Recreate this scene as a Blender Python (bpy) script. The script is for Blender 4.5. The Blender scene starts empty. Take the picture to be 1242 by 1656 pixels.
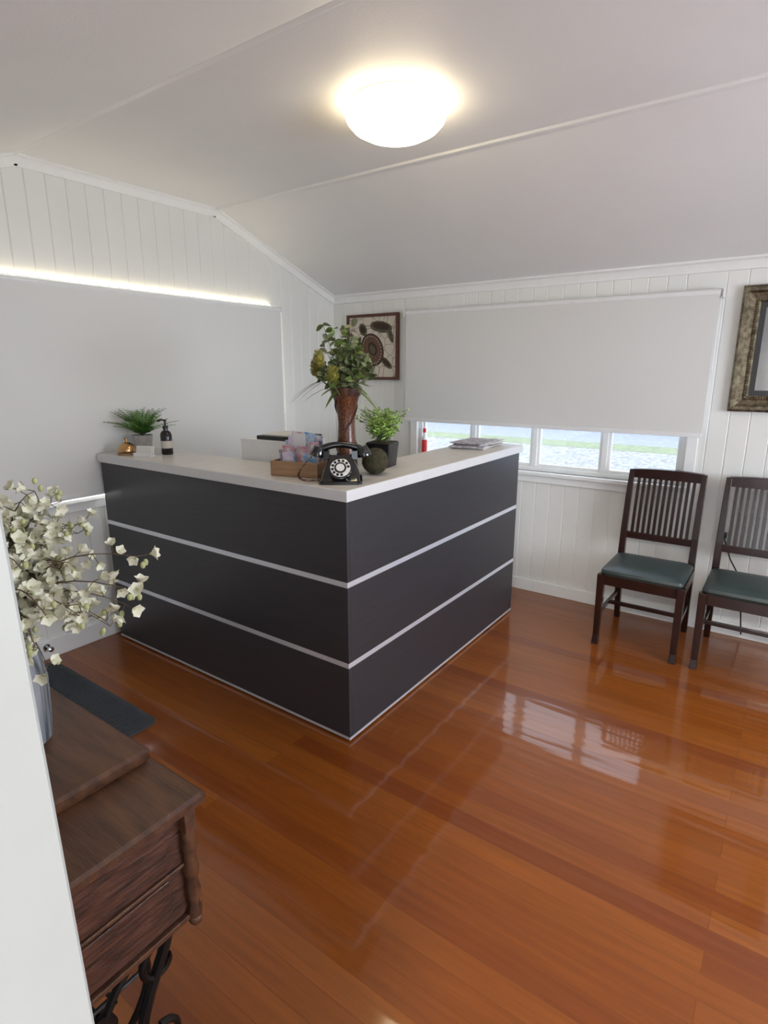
import bpy, math, random
from mathutils import Vector, Matrix, Euler, Quaternion
random.seed(7)
scene = bpy.context.scene
R = random.uniform
V = Vector

# ------------------------------------------------------------------ materials
def nodes_of(name):
    m = bpy.data.materials.new(name); m.use_nodes = True
    nt = m.node_tree; b = nt.nodes['Principled BSDF']
    return m, nt, b
def mat(name, col, rough=.5, metal=0, spec=.5, noise=0, nscale=20, bump=0, bscale=80, emis=None, es=0, trans=0, coat=0, col2=None, stretch=(1,1,1), sheen=0, alpha=1):
    m, nt, b = nodes_of(name)
    N, L = nt.nodes, nt.links
    b.inputs['Base Color'].default_value = (*col, 1)
    b.inputs['Roughness'].default_value = rough
    b.inputs['Metallic'].default_value = metal
    b.inputs['Specular IOR Level'].default_value = spec
    b.inputs['Transmission Weight'].default_value = trans
    b.inputs['Coat Weight'].default_value = coat
    b.inputs['Coat Roughness'].default_value = .08
    b.inputs['Sheen Weight'].default_value = sheen
    tc = N.new('ShaderNodeTexCoord'); mp = N.new('ShaderNodeMapping')
    mp.inputs['Scale'].default_value = stretch
    L.new(tc.outputs['Object'], mp.inputs['Vector'])
    n = N.new('ShaderNodeTexNoise'); n.inputs['Scale'].default_value = nscale; n.inputs['Detail'].default_value = 5
    L.new(mp.outputs[0], n.inputs['Vector'])
    c2 = col2 if col2 else tuple(max(0, c*(1-noise)) for c in col)
    r = N.new('ShaderNodeValToRGB')
    r.color_ramp.elements[0].position = .35; r.color_ramp.elements[1].position = .65
    r.color_ramp.elements[0].color = (*col, 1); r.color_ramp.elements[1].color = (*c2, 1)
    L.new(n.outputs['Fac'], r.inputs[0]); L.new(r.outputs[0], b.inputs['Base Color'])
    if bump:
        n2 = N.new('ShaderNodeTexNoise'); n2.inputs['Scale'].default_value = bscale; n2.inputs['Detail'].default_value = 4
        L.new(mp.outputs[0], n2.inputs['Vector'])
        bp = N.new('ShaderNodeBump'); bp.inputs['Strength'].default_value = bump; bp.inputs['Distance'].default_value = .003
        L.new(n2.outputs['Fac'], bp.inputs['Height']); L.new(bp.outputs[0], b.inputs['Normal'])
    if emis:
        b.inputs['Emission Color'].default_value = (*emis, 1); b.inputs['Emission Strength'].default_value = es
    return m

def floor_mat():
    m, nt, b = nodes_of('polished_timber_boards'); N, L = nt.nodes, nt.links
    tc = N.new('ShaderNodeTexCoord')
    br = N.new('ShaderNodeTexBrick'); br.offset = .37; br.offset_frequency = 2
    br.inputs['Scale'].default_value = 1; br.inputs['Brick Width'].default_value = 4.2
    br.inputs['Row Height'].default_value = .076; br.inputs['Mortar Size'].default_value = .0009
    br.inputs['Mortar Smooth'].default_value = .3; br.inputs['Bias'].default_value = 0
    br.inputs['Color1'].default_value = (0, 0, 0, 1); br.inputs['Color2'].default_value = (1, 1, 1, 1)
    br.inputs['Mortar'].default_value = (.4, .4, .4, 1)
    L.new(tc.outputs['Object'], br.inputs['Vector'])
    mp = N.new('ShaderNodeMapping'); mp.inputs['Scale'].default_value = (.9, 14, 1)
    L.new(tc.outputs['Object'], mp.inputs['Vector'])
    add = N.new('ShaderNodeVectorMath'); add.operation = 'ADD'
    sc = N.new('ShaderNodeVectorMath'); sc.operation = 'SCALE'; sc.inputs['Scale'].default_value = 17
    L.new(br.outputs['Color'], sc.inputs[0]); L.new(mp.outputs[0], add.inputs[0]); L.new(sc.outputs[0], add.inputs[1])
    no = N.new('ShaderNodeTexNoise'); no.inputs['Scale'].default_value = 3.5; no.inputs['Detail'].default_value = 7; no.inputs['Roughness'].default_value = .6
    L.new(add.outputs[0], no.inputs['Vector'])
    r = N.new('ShaderNodeValToRGB'); e = r.color_ramp.elements
    k = .74
    e[0].position = 0; e[0].color = (.28*k, .068*k, .0078*k, 1); e[1].position = 1; e[1].color = (.40*k, .120*k, .014*k, 1)
    for pos, c in ((.06, (.245, .055, .007)), (.15, (.30, .076, .008)), (.5, (.335, .091, .010)), (.8, (.36, .101, .011))):
        x = e.new(pos); x.color = (c[0]*k, c[1]*k, c[2]*k, 1)
    L.new(br.outputs['Color'], r.inputs[0])
    r2 = N.new('ShaderNodeValToRGB'); r2.color_ramp.elements[0].position = .3; r2.color_ramp.elements[0].color = (.82, .80, .78, 1)
    r2.color_ramp.elements[1].position = .7; r2.color_ramp.elements[1].color = (1.08, 1.08, 1.08, 1)
    L.new(no.outputs['Fac'], r2.inputs[0])
    mx = N.new('ShaderNodeMix'); mx.data_type = 'RGBA'; mx.blend_type = 'MULTIPLY'; mx.inputs[0].default_value = 1
    L.new(r.outputs[0], mx.inputs[6]); L.new(r2.outputs[0], mx.inputs[7])
    mx2 = N.new('ShaderNodeMix'); mx2.data_type = 'RGBA'; mx2.inputs[7].default_value = (.07, .018, .004, 1)
    mf = N.new('ShaderNodeMath'); mf.operation = 'MULTIPLY'; mf.inputs[1].default_value = .5
    L.new(br.outputs['Fac'], mf.inputs[0]); L.new(mf.outputs[0], mx2.inputs[0]); L.new(mx.outputs[2], mx2.inputs[6])
    L.new(mx2.outputs[2], b.inputs['Base Color'])
    b.inputs['Roughness'].default_value = .32; b.inputs['Specular IOR Level'].default_value = .15
    b.inputs['Coat Weight'].default_value = .8; b.inputs['Coat Roughness'].default_value = .07; b.inputs['Coat IOR'].default_value = 1.5
    n3 = N.new('ShaderNodeTexNoise'); n3.inputs['Scale'].default_value = 5; n3.inputs['Detail'].default_value = 1
    mp3 = N.new('ShaderNodeMapping'); mp3.inputs['Scale'].default_value = (.35, 3, 1); L.new(tc.outputs['Object'], mp3.inputs['Vector']); L.new(mp3.outputs[0], n3.inputs['Vector'])
    bp = N.new('ShaderNodeBump'); bp.inputs['Strength'].default_value = .16; bp.inputs['Distance'].default_value = .01
    ma = N.new('ShaderNodeMath'); ma.operation = 'SUBTRACT'; L.new(n3.outputs['Fac'], ma.inputs[0]); L.new(br.outputs['Fac'], ma.inputs[1])
    L.new(ma.outputs[0], bp.inputs['Height']); L.new(bp.outputs[0], b.inputs['Normal']); L.new(bp.outputs[0], b.inputs['Coat Normal'])
    return m

def voro_mat(name, c1, c2, scale, rough=.5, edge=.06, bump=.3, stretch=(1, 1, 1)):
    m, nt, b = nodes_of(name); N, L = nt.nodes, nt.links
    tc = N.new('ShaderNodeTexCoord'); mp = N.new('ShaderNodeMapping'); mp.inputs['Scale'].default_value = stretch
    L.new(tc.outputs['Object'], mp.inputs['Vector'])
    v = N.new('ShaderNodeTexVoronoi'); v.feature = 'DISTANCE_TO_EDGE'; v.inputs['Scale'].default_value = scale
    L.new(mp.outputs[0], v.inputs['Vector'])
    r = N.new('ShaderNodeValToRGB'); r.color_ramp.elements[0].position = edge*.5; r.color_ramp.elements[1].position = edge
    r.color_ramp.elements[0].color = (*c2, 1); r.color_ramp.elements[1].color = (*c1, 1)
    L.new(v.outputs['Distance'], r.inputs[0]); L.new(r.outputs[0], b.inputs['Base Color'])
    b.inputs['Roughness'].default_value = rough
    return m

def blind_mat(name='blind_fabric', tr=.12):
    m, nt, b = nodes_of(name); N, L = nt.nodes, nt.links
    b.inputs['Base Color'].default_value = (.74, .735, .71, 1); b.inputs['Roughness'].default_value = .8
    t = N.new('ShaderNodeBsdfTranslucent'); t.inputs[0].default_value = (.8, .82, .85, 1)
    mx = N.new('ShaderNodeMixShader'); mx.inputs[0].default_value = tr
    tc = N.new('ShaderNodeTexCoord'); n = N.new('ShaderNodeTexNoise'); n.inputs['Scale'].default_value = 300
    L.new(tc.outputs['Object'], n.inputs['Vector'])
    bp = N.new('ShaderNodeBump'); bp.inputs['Strength'].default_value = .08; bp.inputs['Distance'].default_value = .001
    L.new(n.outputs['Fac'], bp.inputs['Height']); L.new(bp.outputs[0], b.inputs['Normal'])
    L.new(b.outputs[0], mx.inputs[1]); L.new(t.outputs[0], mx.inputs[2]); L.new(mx.outputs[0], N['Material Output'].inputs[0])
    return m
def glass_mat():
    m, nt, b = nodes_of('window_glass'); N, L = nt.nodes, nt.links
    t = N.new('ShaderNodeBsdfTransparent'); t.inputs[0].default_value = (.95, .97, 1, 1); g = N.new('ShaderNodeBsdfGlossy'); g.inputs['Roughness'].default_value = .02
    mx = N.new('ShaderNodeMixShader'); mx.inputs[0].default_value = .05
    L.new(t.outputs[0], mx.inputs[1]); L.new(g.outputs[0], mx.inputs[2]); L.new(mx.outputs[0], N['Material Output'].inputs[0])
    return m

M = {}
M['wall'] = mat('painted_vj_white', (.78, .775, .735), .38, noise=.03, nscale=3)
M['ceil'] = mat('painted_ceiling_white', (.84, .835, .825), .55, noise=.03, nscale=2, bump=.15, bscale=120)
M['trim'] = mat('gloss_trim_white', (.84, .84, .82), .28, noise=.02)
M['jamb'] = mat('door_frame_paint', (.38, .395, .38), .4, noise=.03)
M['floor'] = floor_mat()
M['blind'] = blind_mat('blind_fabric_north', .08)
M['blindA'] = blind_mat('blind_fabric_west', .05)
M['glass'] = glass_mat()
M['char'] = mat('charcoal_laminate', (.037, .036, .043), .40, spec=.6, noise=.2, nscale=4, stretch=(1, 1, 26), bump=.05, bscale=20)
M['alu'] = mat('brushed_aluminium_strip', (.86, .90, .97), .30, metal=.5, noise=.06, nscale=60, stretch=(1, 1, 20))
M['top'] = mat('white_laminate_top', (.70, .67, .63), .3, noise=.10, nscale=6, stretch=(6, 1, 1))
M['topedge'] = mat('white_laminate_edge', (.74, .74, .74), .3, noise=.03)
M['white'] = mat('white_plastic', (.8, .8, .8), .35, noise=.03)
M['black'] = mat('black_plastic', (.012, .012, .013), .3, noise=.1)
M['bake'] = mat('black_bakelite', (.006, .006, .007), .1, coat=.6, noise=.1)
M['chairwood'] = mat('dark_chair_timber', (.026, .008, .006), .25, noise=.4, nscale=12, stretch=(4, 4, .6), coat=.2)
M['leather'] = mat('green_leather', (.034, .052, .050), .36, noise=.25, nscale=8, bump=.25, bscale=250)
M['oak'] = mat('worn_oak', (.105, .042, .018), .40, col2=(.045, .017, .008), nscale=5, stretch=(1.2, 10, 10), bump=.3, bscale=30)
M['oakend'] = mat('worn_oak_end', (.085, .032, .017), .42, col2=(.026, .010, .006), nscale=9, stretch=(1, 2.0, 9), bump=.9, bscale=14)
M['iron'] = mat('cast_iron', (.012, .010, .010), .4, metal=.5, noise=.3, bump=.3)
M['chrome'] = mat('chrome', (.7, .7, .7), .15, metal=1, noise=.05)
M['brass'] = mat('brass', (.62, .36, .16), .22, metal=1, noise=.1)
M['mat'] = mat('grey_ribbed_mat', (.060, .066, .078), .9, noise=.3, nscale=150, bump=1, bscale=200)
M['glow'] = mat('lit_opal_glass', (1, .95, .85), .3, emis=(1, .84, .55), es=9.5)
M['led'] = mat('led_diffuser', (1, .95, .85), .3, emis=(1, .87, .62), es=9)  # emission of the added glow strip, stands in for leaking light
M['green'] = mat('leaf_green', (.17, .25, .06), .5, noise=.4, nscale=30)
M['fern'] = mat('fern_green', (.14, .34, .05), .5, noise=.4, nscale=30)
M['palm'] = mat('palm_green', (.28, .46, .07), .5, noise=.3, nscale=30)
M['euca'] = mat('eucalyptus_leaf', (.25, .28, .14), .55, noise=.5, nscale=20)
M['banksia'] = mat('banksia_yellow', (.44, .38, .07), .7, noise=.4, nscale=60)
M['stem'] = mat('stem_brown', (.13, .09, .05), .6, noise=.3)
M['stemg'] = mat('stem_green', (.14, .18, .07), .6, noise=.3)
M['petal'] = mat('cream_petal', (.76, .74, .58), .6, noise=.12, nscale=40)
M['bud'] = mat('bud_green', (.45, .47, .22), .6, noise=.2)
M['pot'] = mat('grey_stoneware', (.50, .49, .47), .5, noise=.2, nscale=40)
M['amber'] = mat('amber_black_bottle', (.010, .008, .008), .12, noise=.1)
M['label'] = mat('cream_label', (.6, .55, .48), .6, noise=.1, nscale=90)
M['paper'] = mat('paper_white', (.72, .71, .68), .6, noise=.05)
M['kraft'] = mat('light_timber_box', (.40, .23, .12), .5, noise=.3, nscale=8, stretch=(1, 1, 8))
M['vase'] = voro_mat('mottled_brown_ceramic', (.085, .024, .010), (.20, .085, .035), 70, .28, .08)
M['vasedark'] = mat('dark_brown_glaze', (.05, .013, .008), .25, noise=.4, nscale=20, col2=(.11, .04, .014))
M['moss'] = mat('moss_ball', (.030, .038, .014), .95, col2=(.07, .05, .026), nscale=60, bump=1, bscale=120)
M['canvas'] = voro_mat('crackled_canvas', (.60, .54, .45), (.30, .20, .14), 14, .8, .04)
M['ochre'] = mat('ochre_paint', (.18, .08, .045), .7, noise=.5, nscale=50)
M['dkbrown'] = mat('umber_paint', (.05, .022, .015), .7, noise=.4, nscale=50)
M['greenp'] = mat('olive_paint', (.11, .10, .055), .7, noise=.5, nscale=50)
M['cream'] = mat('cream_paint', (.5, .4, .3), .7, noise=.3, nscale=50)
M['redframe'] = mat('red_brown_frame', (.10, .025, .014), .4, noise=.3)
M['gold'] = mat('antique_silver_gold', (.24, .20, .13), .35, metal=.75, col2=(.09, .07, .045), nscale=40, bump=.6, bscale=90)
M['mount'] = mat('dark_mount', (.04, .04, .04), .5, noise=.1)
M['pic'] = mat('faded_print', (.20, .20, .20), .12, col2=(.34, .33, .30), nscale=4, coat=.8)
M['red'] = mat('red_label', (.65, .03, .02), .4, noise=.1)
M['ground'] = mat('pale_gravel', (.24, .25, .265), .9, col2=(.13, .135, .14), nscale=12, bump=.5, bscale=30, stretch=(1, .5, 1))
M['road'] = mat('pale_asphalt', (.19, .21, .25), .9, noise=.2, nscale=6)
M['grass'] = mat('dry_grass', (.16, .19, .12), .9, col2=(.12, .145, .09), nscale=8, stretch=(1, .5, 1))
M['clad'] = mat('pale_weatherboard', (.22, .27, .35), .7, noise=.1)
M['pinstripe'] = mat('ribbed_grey_glass', (.07, .08, .09), .15, col2=(.35, .37, .40), nscale=1, stretch=(60, 60, .1))
for i, c in enumerate([(.60, .50, .66), (.16, .12, .22), (.70, .66, .62), (.12, .34, .58), (.55, .18, .24)]):
    M['card%d' % i] = mat('brochure_%d' % i, c, .35, col2=(.70, .69, .70), nscale=35)

# ------------------------------------------------------------------ builder
class B:
    def __init__(s, *mats):
        s.v = []; s.f = []; s.m = []; s.s = []; s.mats = [M[x] for x in mats]
    def add(s, vs, fs, m=0, sm=False, X=None):
        o = len(s.v)
        s.v += [tuple(X @ V(v)) if X else tuple(v) for v in vs]
        for f in fs:
            s.f.append(tuple(i+o for i in f)); s.m.append(m); s.s.append(sm)
        return s
    def box(s, x0, x1, y0, y1, z0, z1, m=0, X=None):
        vs = [(x, y, z) for z in (z0, z1) for y in (y0, y1) for x in (x0, x1)]
        return s.add(vs, [(0, 2, 3, 1), (4, 5, 7, 6), (0, 1, 5, 4), (2, 6, 7, 3), (0, 4, 6, 2), (1, 3, 7, 5)], m, False, X)
    def beam(s, p0, p1, w, h, up=(0, 0, 1), m=0):
        p0, p1 = V(p0), V(p1); d = (p1-p0).normalized(); u = V(up); sd = d.cross(u).normalized(); u = sd.cross(d).normalized()
        vs = []
        for p in (p0, p1):
            for a, b2 in ((-1, -1), (1, -1), (1, 1), (-1, 1)):
                vs.append(p+sd*a*w/2+u*b2*h/2)
        return s.add(vs, [(3, 2, 1, 0), (4, 5, 6, 7), (0, 1, 5, 4), (1, 2, 6, 5), (2, 3, 7, 6), (3, 0, 4, 7)], m)
    def lathe(s, pr, c=(0, 0, 0), n=32, m=0, X=None, sm=True):
        vs = []; fs = []
        for r, z in pr:
            for i in range(n):
                a = 2*math.pi*i/n; vs.append((c[0]+r*math.cos(a), c[1]+r*math.sin(a), c[2]+z))
        for j in range(len(pr)-1):
            for i in range(n):
                k = (i+1) % n; fs.append((j*n+i, j*n+k, (j+1)*n+k, (j+1)*n+i))
        if pr[0][0] > 1e-5: fs.append(tuple(range(n-1, -1, -1)))
        if pr[-1][0] > 1e-5: fs.append(tuple(range((len(pr)-1)*n, len(pr)*n)))
        return s.add(vs, fs, m, sm, X)
    def sphere(s, c, r, n=16, m=0, sc=(1, 1, 1), X=None):
        pr = [(max(1e-6, math.sin(math.pi*i/n)), -math.cos(math.pi*i/n)) for i in range(n+1)]
        T = Matrix.Translation(c) @ Matrix.Diagonal((r*sc[0], r*sc[1], r*sc[2], 1))
        if X: T = X @ T
        return s.lathe(pr, n=n*2, m=m, X=T)
    def tube(s, pts, rad, n=8, m=0, closed=False):
        pts = [V(p) for p in pts]; k = len(pts)
        if not hasattr(rad, '__len__'): rad = [rad]*k
        vs = []; fs = []; ref = None
        for i, p in enumerate(pts):
            if closed: d = pts[(i+1) % k]-pts[i-1]
            else: d = pts[min(i+1, k-1)]-pts[max(i-1, 0)]
            d.normalize()
            if ref is None:
                ref = V((0, 0, 1)) if abs(d.z) < .9 else V((1, 0, 0))
            a = d.cross(ref)
            if a.length < 1e-4: a = d.cross(V((.3, .8, .1)))
            a.normalize(); b2 = a.cross(d).normalized(); ref = b2
            for j in range(n):
                t = 2*math.pi*j/n; vs.append(p+(a*math.cos(t)+b2*math.sin(t))*rad[i])
        rng = k if closed else k-1
        for i in range(rng):
            i2 = (i+1) % k
            for j in range(n):
                q = (j+1) % n; fs.append((i*n+j, i*n+q, i2*n+q, i2*n+j))
        if not closed:
            fs.append(tuple(range(n-1, -1, -1))); fs.append(tuple(range((k-1)*n, k*n)))
        return s.add(vs, fs, m, True)
    def leaf(s, base, d, nrm, L, W, m=0, bend=-.2, seg=4, cup=.15, tip=1.0):
        base, d, nrm = V(base), V(d).normalized(), V(nrm)
        sd = d.cross(nrm)
        if sd.length < 1e-3: sd = d.cross(V((1, .2, .1)))
        sd.normalize(); nn = sd.cross(d).normalized()
        vs = []; fs = []
        for i in range(seg+1):
            t = i/seg; c = base+d*L*t+nn*bend*L*t*t
            w = W/2*(math.sin(math.pi*min(1, (t*.92+.06)))**.7)*(1 if t < 1 else (1-tip)+.05)
            vs += [c+sd*w+nn*cup*w, c, c-sd*w+nn*cup*w]
        for i in range(seg):
            o = i*3; fs += [(o, o+1, o+4, o+3), (o+1, o+2, o+5, o+4)]
        return s.add(vs, fs, m, True)
    def prism(s, poly, d, m=0, X=None):
        k = len(poly); vs = [V(p) for p in poly]+[V(p)+V(d) for p in poly]
        fs = [tuple(range(k-1, -1, -1)), tuple(range(k, 2*k))]+[(i, (i+1) % k, (i+1) % k+k, i+k) for i in range(k)]
        return s.add(vs, fs, m, False, X)
    def obj(s, name, parent=None, bevel=0, loc=None, rz=0, seg=2):
        me = bpy.data.meshes.new(name); me.from_pydata(s.v, [], s.f)
        for mm in s.mats: me.materials.append(mm)
        me.polygons.foreach_set('material_index', s.m); me.update()
        import bmesh
        bm = bmesh.new(); bm.from_mesh(me); bmesh.ops.recalc_face_normals(bm, faces=bm.faces) if s.closedfix else None
        bm.to_mesh(me); bm.free()
        if any(s.s): me.set_sharp_from_angle(angle=math.radians(38))
        me.polygons.foreach_set('use_smooth', s.s); me.update()
        o = bpy.data.objects.new(name, me); scene.collection.objects.link(o)
        if parent: o.parent = parent
        if loc: o.location = loc
        o.rotation_euler[2] = rz
        if bevel:
            md = o.modifiers.new('bevel', 'BEVEL'); md.width = bevel; md.segments = seg; md.limit_method = 'ANGLE'; md.angle_limit = math.radians(50)
        return o
    closedfix = True
def empty(name, loc=(0, 0, 0), rz=0):
    e = bpy.data.objects.new(name, None); e.location = loc; e.rotation_euler[2] = rz; e.empty_display_size = .1
    scene.collection.objects.link(e); return e

# ------------------------------------------------------------------ room constants
XA, YB, YC, XD = -3.19, 3.80, .11, 2.0
YR1, YR2, ZR = 2.64, 1.46, 2.54
ZB = 2.12; SL = (ZR-ZB)/(YB-YR1); ZC = ZR-SL*(YR2-YC)
def ceil_z(y):
    if y > YR1: return ZR-SL*(y-YR1)
    if y < YR2: return ZR-SL*(YR2-y)
    return ZR

B('floor').box(XA-.1, XD+.1, -3.0, YB+.1, -.12, 0).obj('floor')
b = B('ceil')
pr = [(XA-.1, YB+.1, ceil_z(YB+.1)), (XA-.1, YR1, ZR), (XA-.1, YR2, ZR), (XA-.1, YC-.16, ceil_z(YC-.16)), (XA-.1, YC-.16, ZR+.3), (XA-.1, YB+.1, ZR+.3)]
b.prism(pr, (XD-XA+.2, 0, 0)).obj('ceiling')
B('ceil').box(XA-.1, XD+.1, -3.0, YC-.16, 2.5, 2.84).obj('ceiling_hall')  # unseen slab, added to keep the sun out of the doorway
b = B('trim'); b.box(XA, XD, YR1-.018, YR1+.018, ZR-.012, ZR+.004); b.obj('trim_1', bevel=.004)
b = B('trim'); b.box(XA, XD, YR2-.014, YR2+.014, ZR-.005, ZR+.004); b.obj('trim_2', bevel=.003)

def vj(bd, u0, u1, z0, zt, P, sp=.1, gw=.009, gd=.0042, thick=.1):
    k0 = math.ceil((u0+.02)/sp)
    pts = [(u0, 0)]
    g = k0*sp
    while g < u1-.015:
        pts += [(g-gw/2, 0), (g, gd), (g+gw/2, 0)]; g += sp
    pts.append((u1, 0))
    n = len(pts); vs = []; fs = []
    for u, d in pts:
        z1 = zt(u) if callable(zt) else zt
        vs += [P(u, d, z0), P(u, d, z1)]
    for i in range(n-1): fs.append((2*i, 2*i+2, 2*i+3, 2*i+1))
    bd.add(vs, fs)
    o = []
    for u in (u0, u1):
        z1 = zt(u) if callable(zt) else zt
        o += [P(u, 0, z0), P(u, thick, z0), P(u, thick, z1), P(u, 0, z1)]
    bd.add(o, [(0, 1, 2, 3), (4, 5, 6, 7), (1, 2, 6, 5), (0, 1, 5, 4), (3, 2, 6, 7)])

BW = (-2.37, -.50, .87, 1.90)
AW = (.95, 3.02, .86, 1.935)
PB = lambda u, d, z: (u, YB+d*(.85 if d < .05 else 1), z)
b = B('wall'); b.closedfix = False
vj(b, XA-.1, BW[0], 0, ZB+.01, PB); vj(b, BW[1], XD+.1, 0, ZB+.01, PB); vj(b, BW[0], BW[1], 0, BW[2], PB); vj(b, BW[0], BW[1], BW[3], ZB+.01, PB)
b.obj('wall_north')
PA = lambda u, d, z: (XA-d, u, z)
czz = lambda u: ceil_z(u)+.01
b = B('wall'); b.closedfix = False
def vseg(a, c, z0, zt, P):
    cuts = [a]+[q for q in (YR2, YR1) if a < q < c]+[c]
    for i in range(len(cuts)-1): vj(b, cuts[i], cuts[i+1], z0, zt, P)
vseg(-.04, AW[0], 0, czz, PA); vseg(AW[1], YB+.1, 0, czz, PA); vseg(AW[0], AW[1], 0, AW[2], PA); vseg(AW[0], AW[1], AW[3], czz, PA)
b.obj('wall_west')
PD = lambda u, d, z: (XD+d, u, z)
b = B('wall'); b.closedfix = False
EW = (1.0, 3.0, .9, 1.95)
vseg(-.04, EW[0], 0, czz, PD); vseg(EW[1], YB+.1, 0, czz, PD); vseg(EW[0], EW[1], 0, EW[2], PD); vseg(EW[0], EW[1], EW[3], czz, PD)
b.obj('wall_east')
DX0, DX1 = -.335, .75
b = B('wall')
b.box(XA-.1, DX0-.02, YC-.15, YC, 0, ceil_z(YC)+.02); b.box(DX1+.02, XD+.1, YC-.15, YC, 0, ceil_z(YC)+.02)
b.obj('wall_south')
b = B('jamb')
zt = 2.0
xb, xt = -.247, -.337    # the old frame leans a little
b.add([(DX0-.02, YC-.16, 0), (xb, YC-.16, 0), (xb, YC+.006, 0), (DX0-.02, YC+.006, 0),
       (DX0-.02, YC-.16, zt), (xt, YC-.16, zt), (xt, YC+.006, zt), (DX0-.02, YC+.006, zt)],
      [(0, 1, 2, 3), (4, 5, 6, 7), (0, 1, 5, 4), (1, 2, 6, 5), (2, 3, 7, 6), (3, 0, 4, 7)])
b.box(DX1, DX1+.02, YC-.16, YC+.006, 0, zt); b.box(DX0-.02, DX1+.02, YC-.16, YC+.006, zt, zt+.03)
b.obj('door_frame', bevel=.002)

b = B('trim'); b.box(XA, XD, YB-.018, YB, 0, .085); b.obj('baseboard_north', bevel=.004)
b = B('trim'); b.box(XA, XA+.018, YC, YB-.018, 0, .11); b.obj('baseboard_west', bevel=.004)
b = B('trim'); b.box(XD-.018, XD, YC, YB-.018, 0, .11); b.obj('baseboard_east', bevel=.004)
def cornice(bd, p0, p1, inward, down, s=.038):
    p0, p1, i, d = V(p0), V(p1), V(inward).normalized(), V(down).normalized()
    pf = [(0, 0), (1, 0), (1, .25), (.62, .38), (.45, .7), (.3, 1.1), (.3, 1.35), (0, 1.35)]
    bd.prism([p0+i*a*s+d*c*s for a, c in pf], p1-p0)
b = B('trim')
cornice(b, (XA, YB, ZB), (XD, YB, ZB), (0, -1, SL), (0, 0, -1)); b.obj('trim_3')
b = B('trim')
nd = V((0, -SL, -1)); cornice(b, (XA, YB, ZB), (XA, YR1, ZR), (1, 0, 0), nd)
cornice(b, (XA, YR1, ZR), (XA, YR2, ZR), (1, 0, 0), (0, 0, -1))
cornice(b, (XA, YR2, ZR), (XA, YC, ZC), (1, 0, 0), (0, SL, -1)); b.obj('trim_4')

# ------------------------------------------------------------------ windows
def window(name, x0, x1, z0, z1, n, loc, rz):
    e = empty(name, loc, rz)
    f = B('trim')
    t = .03
    tt = .012
    f.box(x0, x1, .02, .09, z0, z0+t); f.box(x0, x1, .02, .09, z1-tt, z1)
    f.box(x0, x0+t, .02, .09, z0+t, z1-tt); f.box(x1-t, x1, .02, .09, z0+t, z1-tt)
    w = (x1-x0)/n
    for i in range(1, n): f.box(x0+i*w-.018, x0+i*w+.018, .02, .08, z0+t, z1-tt)
    for i in range(n):
        a, c = x0+i*w+(.018 if i else t), x0+(i+1)*w-(.018 if i < n-1 else t)
        f.box(a, a+.018, .035, .065, z0+t, z1-tt); f.box(c-.018, c, .035, .065, z0+t, z1-tt)
        f.box(a+.018, c-.018, .035, .065, z0+t, z0+t+.02)
    f.obj('sash_frames', e, bevel=.003)
    g = B('glass'); g.box(x0+t, x1-t, .048, .052, z0+t, z1-tt); g.obj('glazing', e)
    s = B('trim')
    s.box(x0-.07, x1+.07, -.035, .02, z0-.025, z0)
    s.box(x0-.05, x1+.05, -.014, 0, z0-.075, z0-.025)
    s.box(x0-.06, x0, -.014, 0, z0, z1+.03); s.box(x1, x1+.06, -.014, 0, z0, z1+.03); s.box(x0, x1, -.014, 0, z1, z1+.03)
    s.obj('architrave', e, bevel=.004)
    return e
window('window_1', BW[0], BW[1], BW[2], BW[3], 4, (0, YB, 0), 0)
window('window_2', AW[0], AW[1], AW[2], AW[3], 4, (XA, 0, 0), math.radians(90))
window('window_3', -EW[1], -EW[0], EW[2], EW[3], 4, (XD, 0, 0), math.radians(-90))  # unseen window, added to let daylight in from the east

def blind(name, x0, x1, zt, zb, loc, rz, fm, off):
    e = empty(name, loc, rz)
    f = B(fm); f.box(x0+.015, x1-.015, -.0006, .0006, zb, zt-.01); f.obj('fabric', e)
    rr = .021 if off > .06 else .015
    r = B('white'); Xm = Matrix.Translation((x0+.01, rr-.003, zt)) @ Matrix.Rotation(math.pi/2, 4, 'Y')
    r.lathe([(rr, 0), (rr, x1-x0-.02)], n=20, X=Xm); r.obj('roller_tube', e)
    k = B('white')
    for x in (x0-.004, x1): k.box(x, x+.006, -.005, off-.002, zt-.026, zt+.022)
    k.obj('brackets', e, bevel=.001)
    k = B('white'); k.box(x0+.015, x1-.015, -.006, .006, zb-.022, zb+.002); k.obj('bottom_rail', e, bevel=.002)
    ch = B('white')
    x = x1-.006
    ch.tube([(x, .0, zt-.02), (x, .0, zb+.35)], .0018, 6); ch.tube([(x, .03, zt-.02), (x, .03, zb+.35), (x, .015, zb+.34), (x, .0, zb+.35)], .0018, 6)
    ch.obj('bead_chain', e)
blind('roller_blind', -2.45, -.405, 1.955, 1.195, (0, YB-.078, 0), 0, 'blind', .078)
blind('roller_blind', .80, 3.14, 1.970, .89, (XA+.058, 0, 0), math.radians(90), 'blindA', .058)
# added emissive strip imitating the warm light leak above the west blind
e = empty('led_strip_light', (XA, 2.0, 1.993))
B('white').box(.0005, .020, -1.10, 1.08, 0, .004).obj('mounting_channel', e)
B('led').box(.003, .018, -1.09, 1.07, .0042, .010).obj('diffuser', e)

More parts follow.
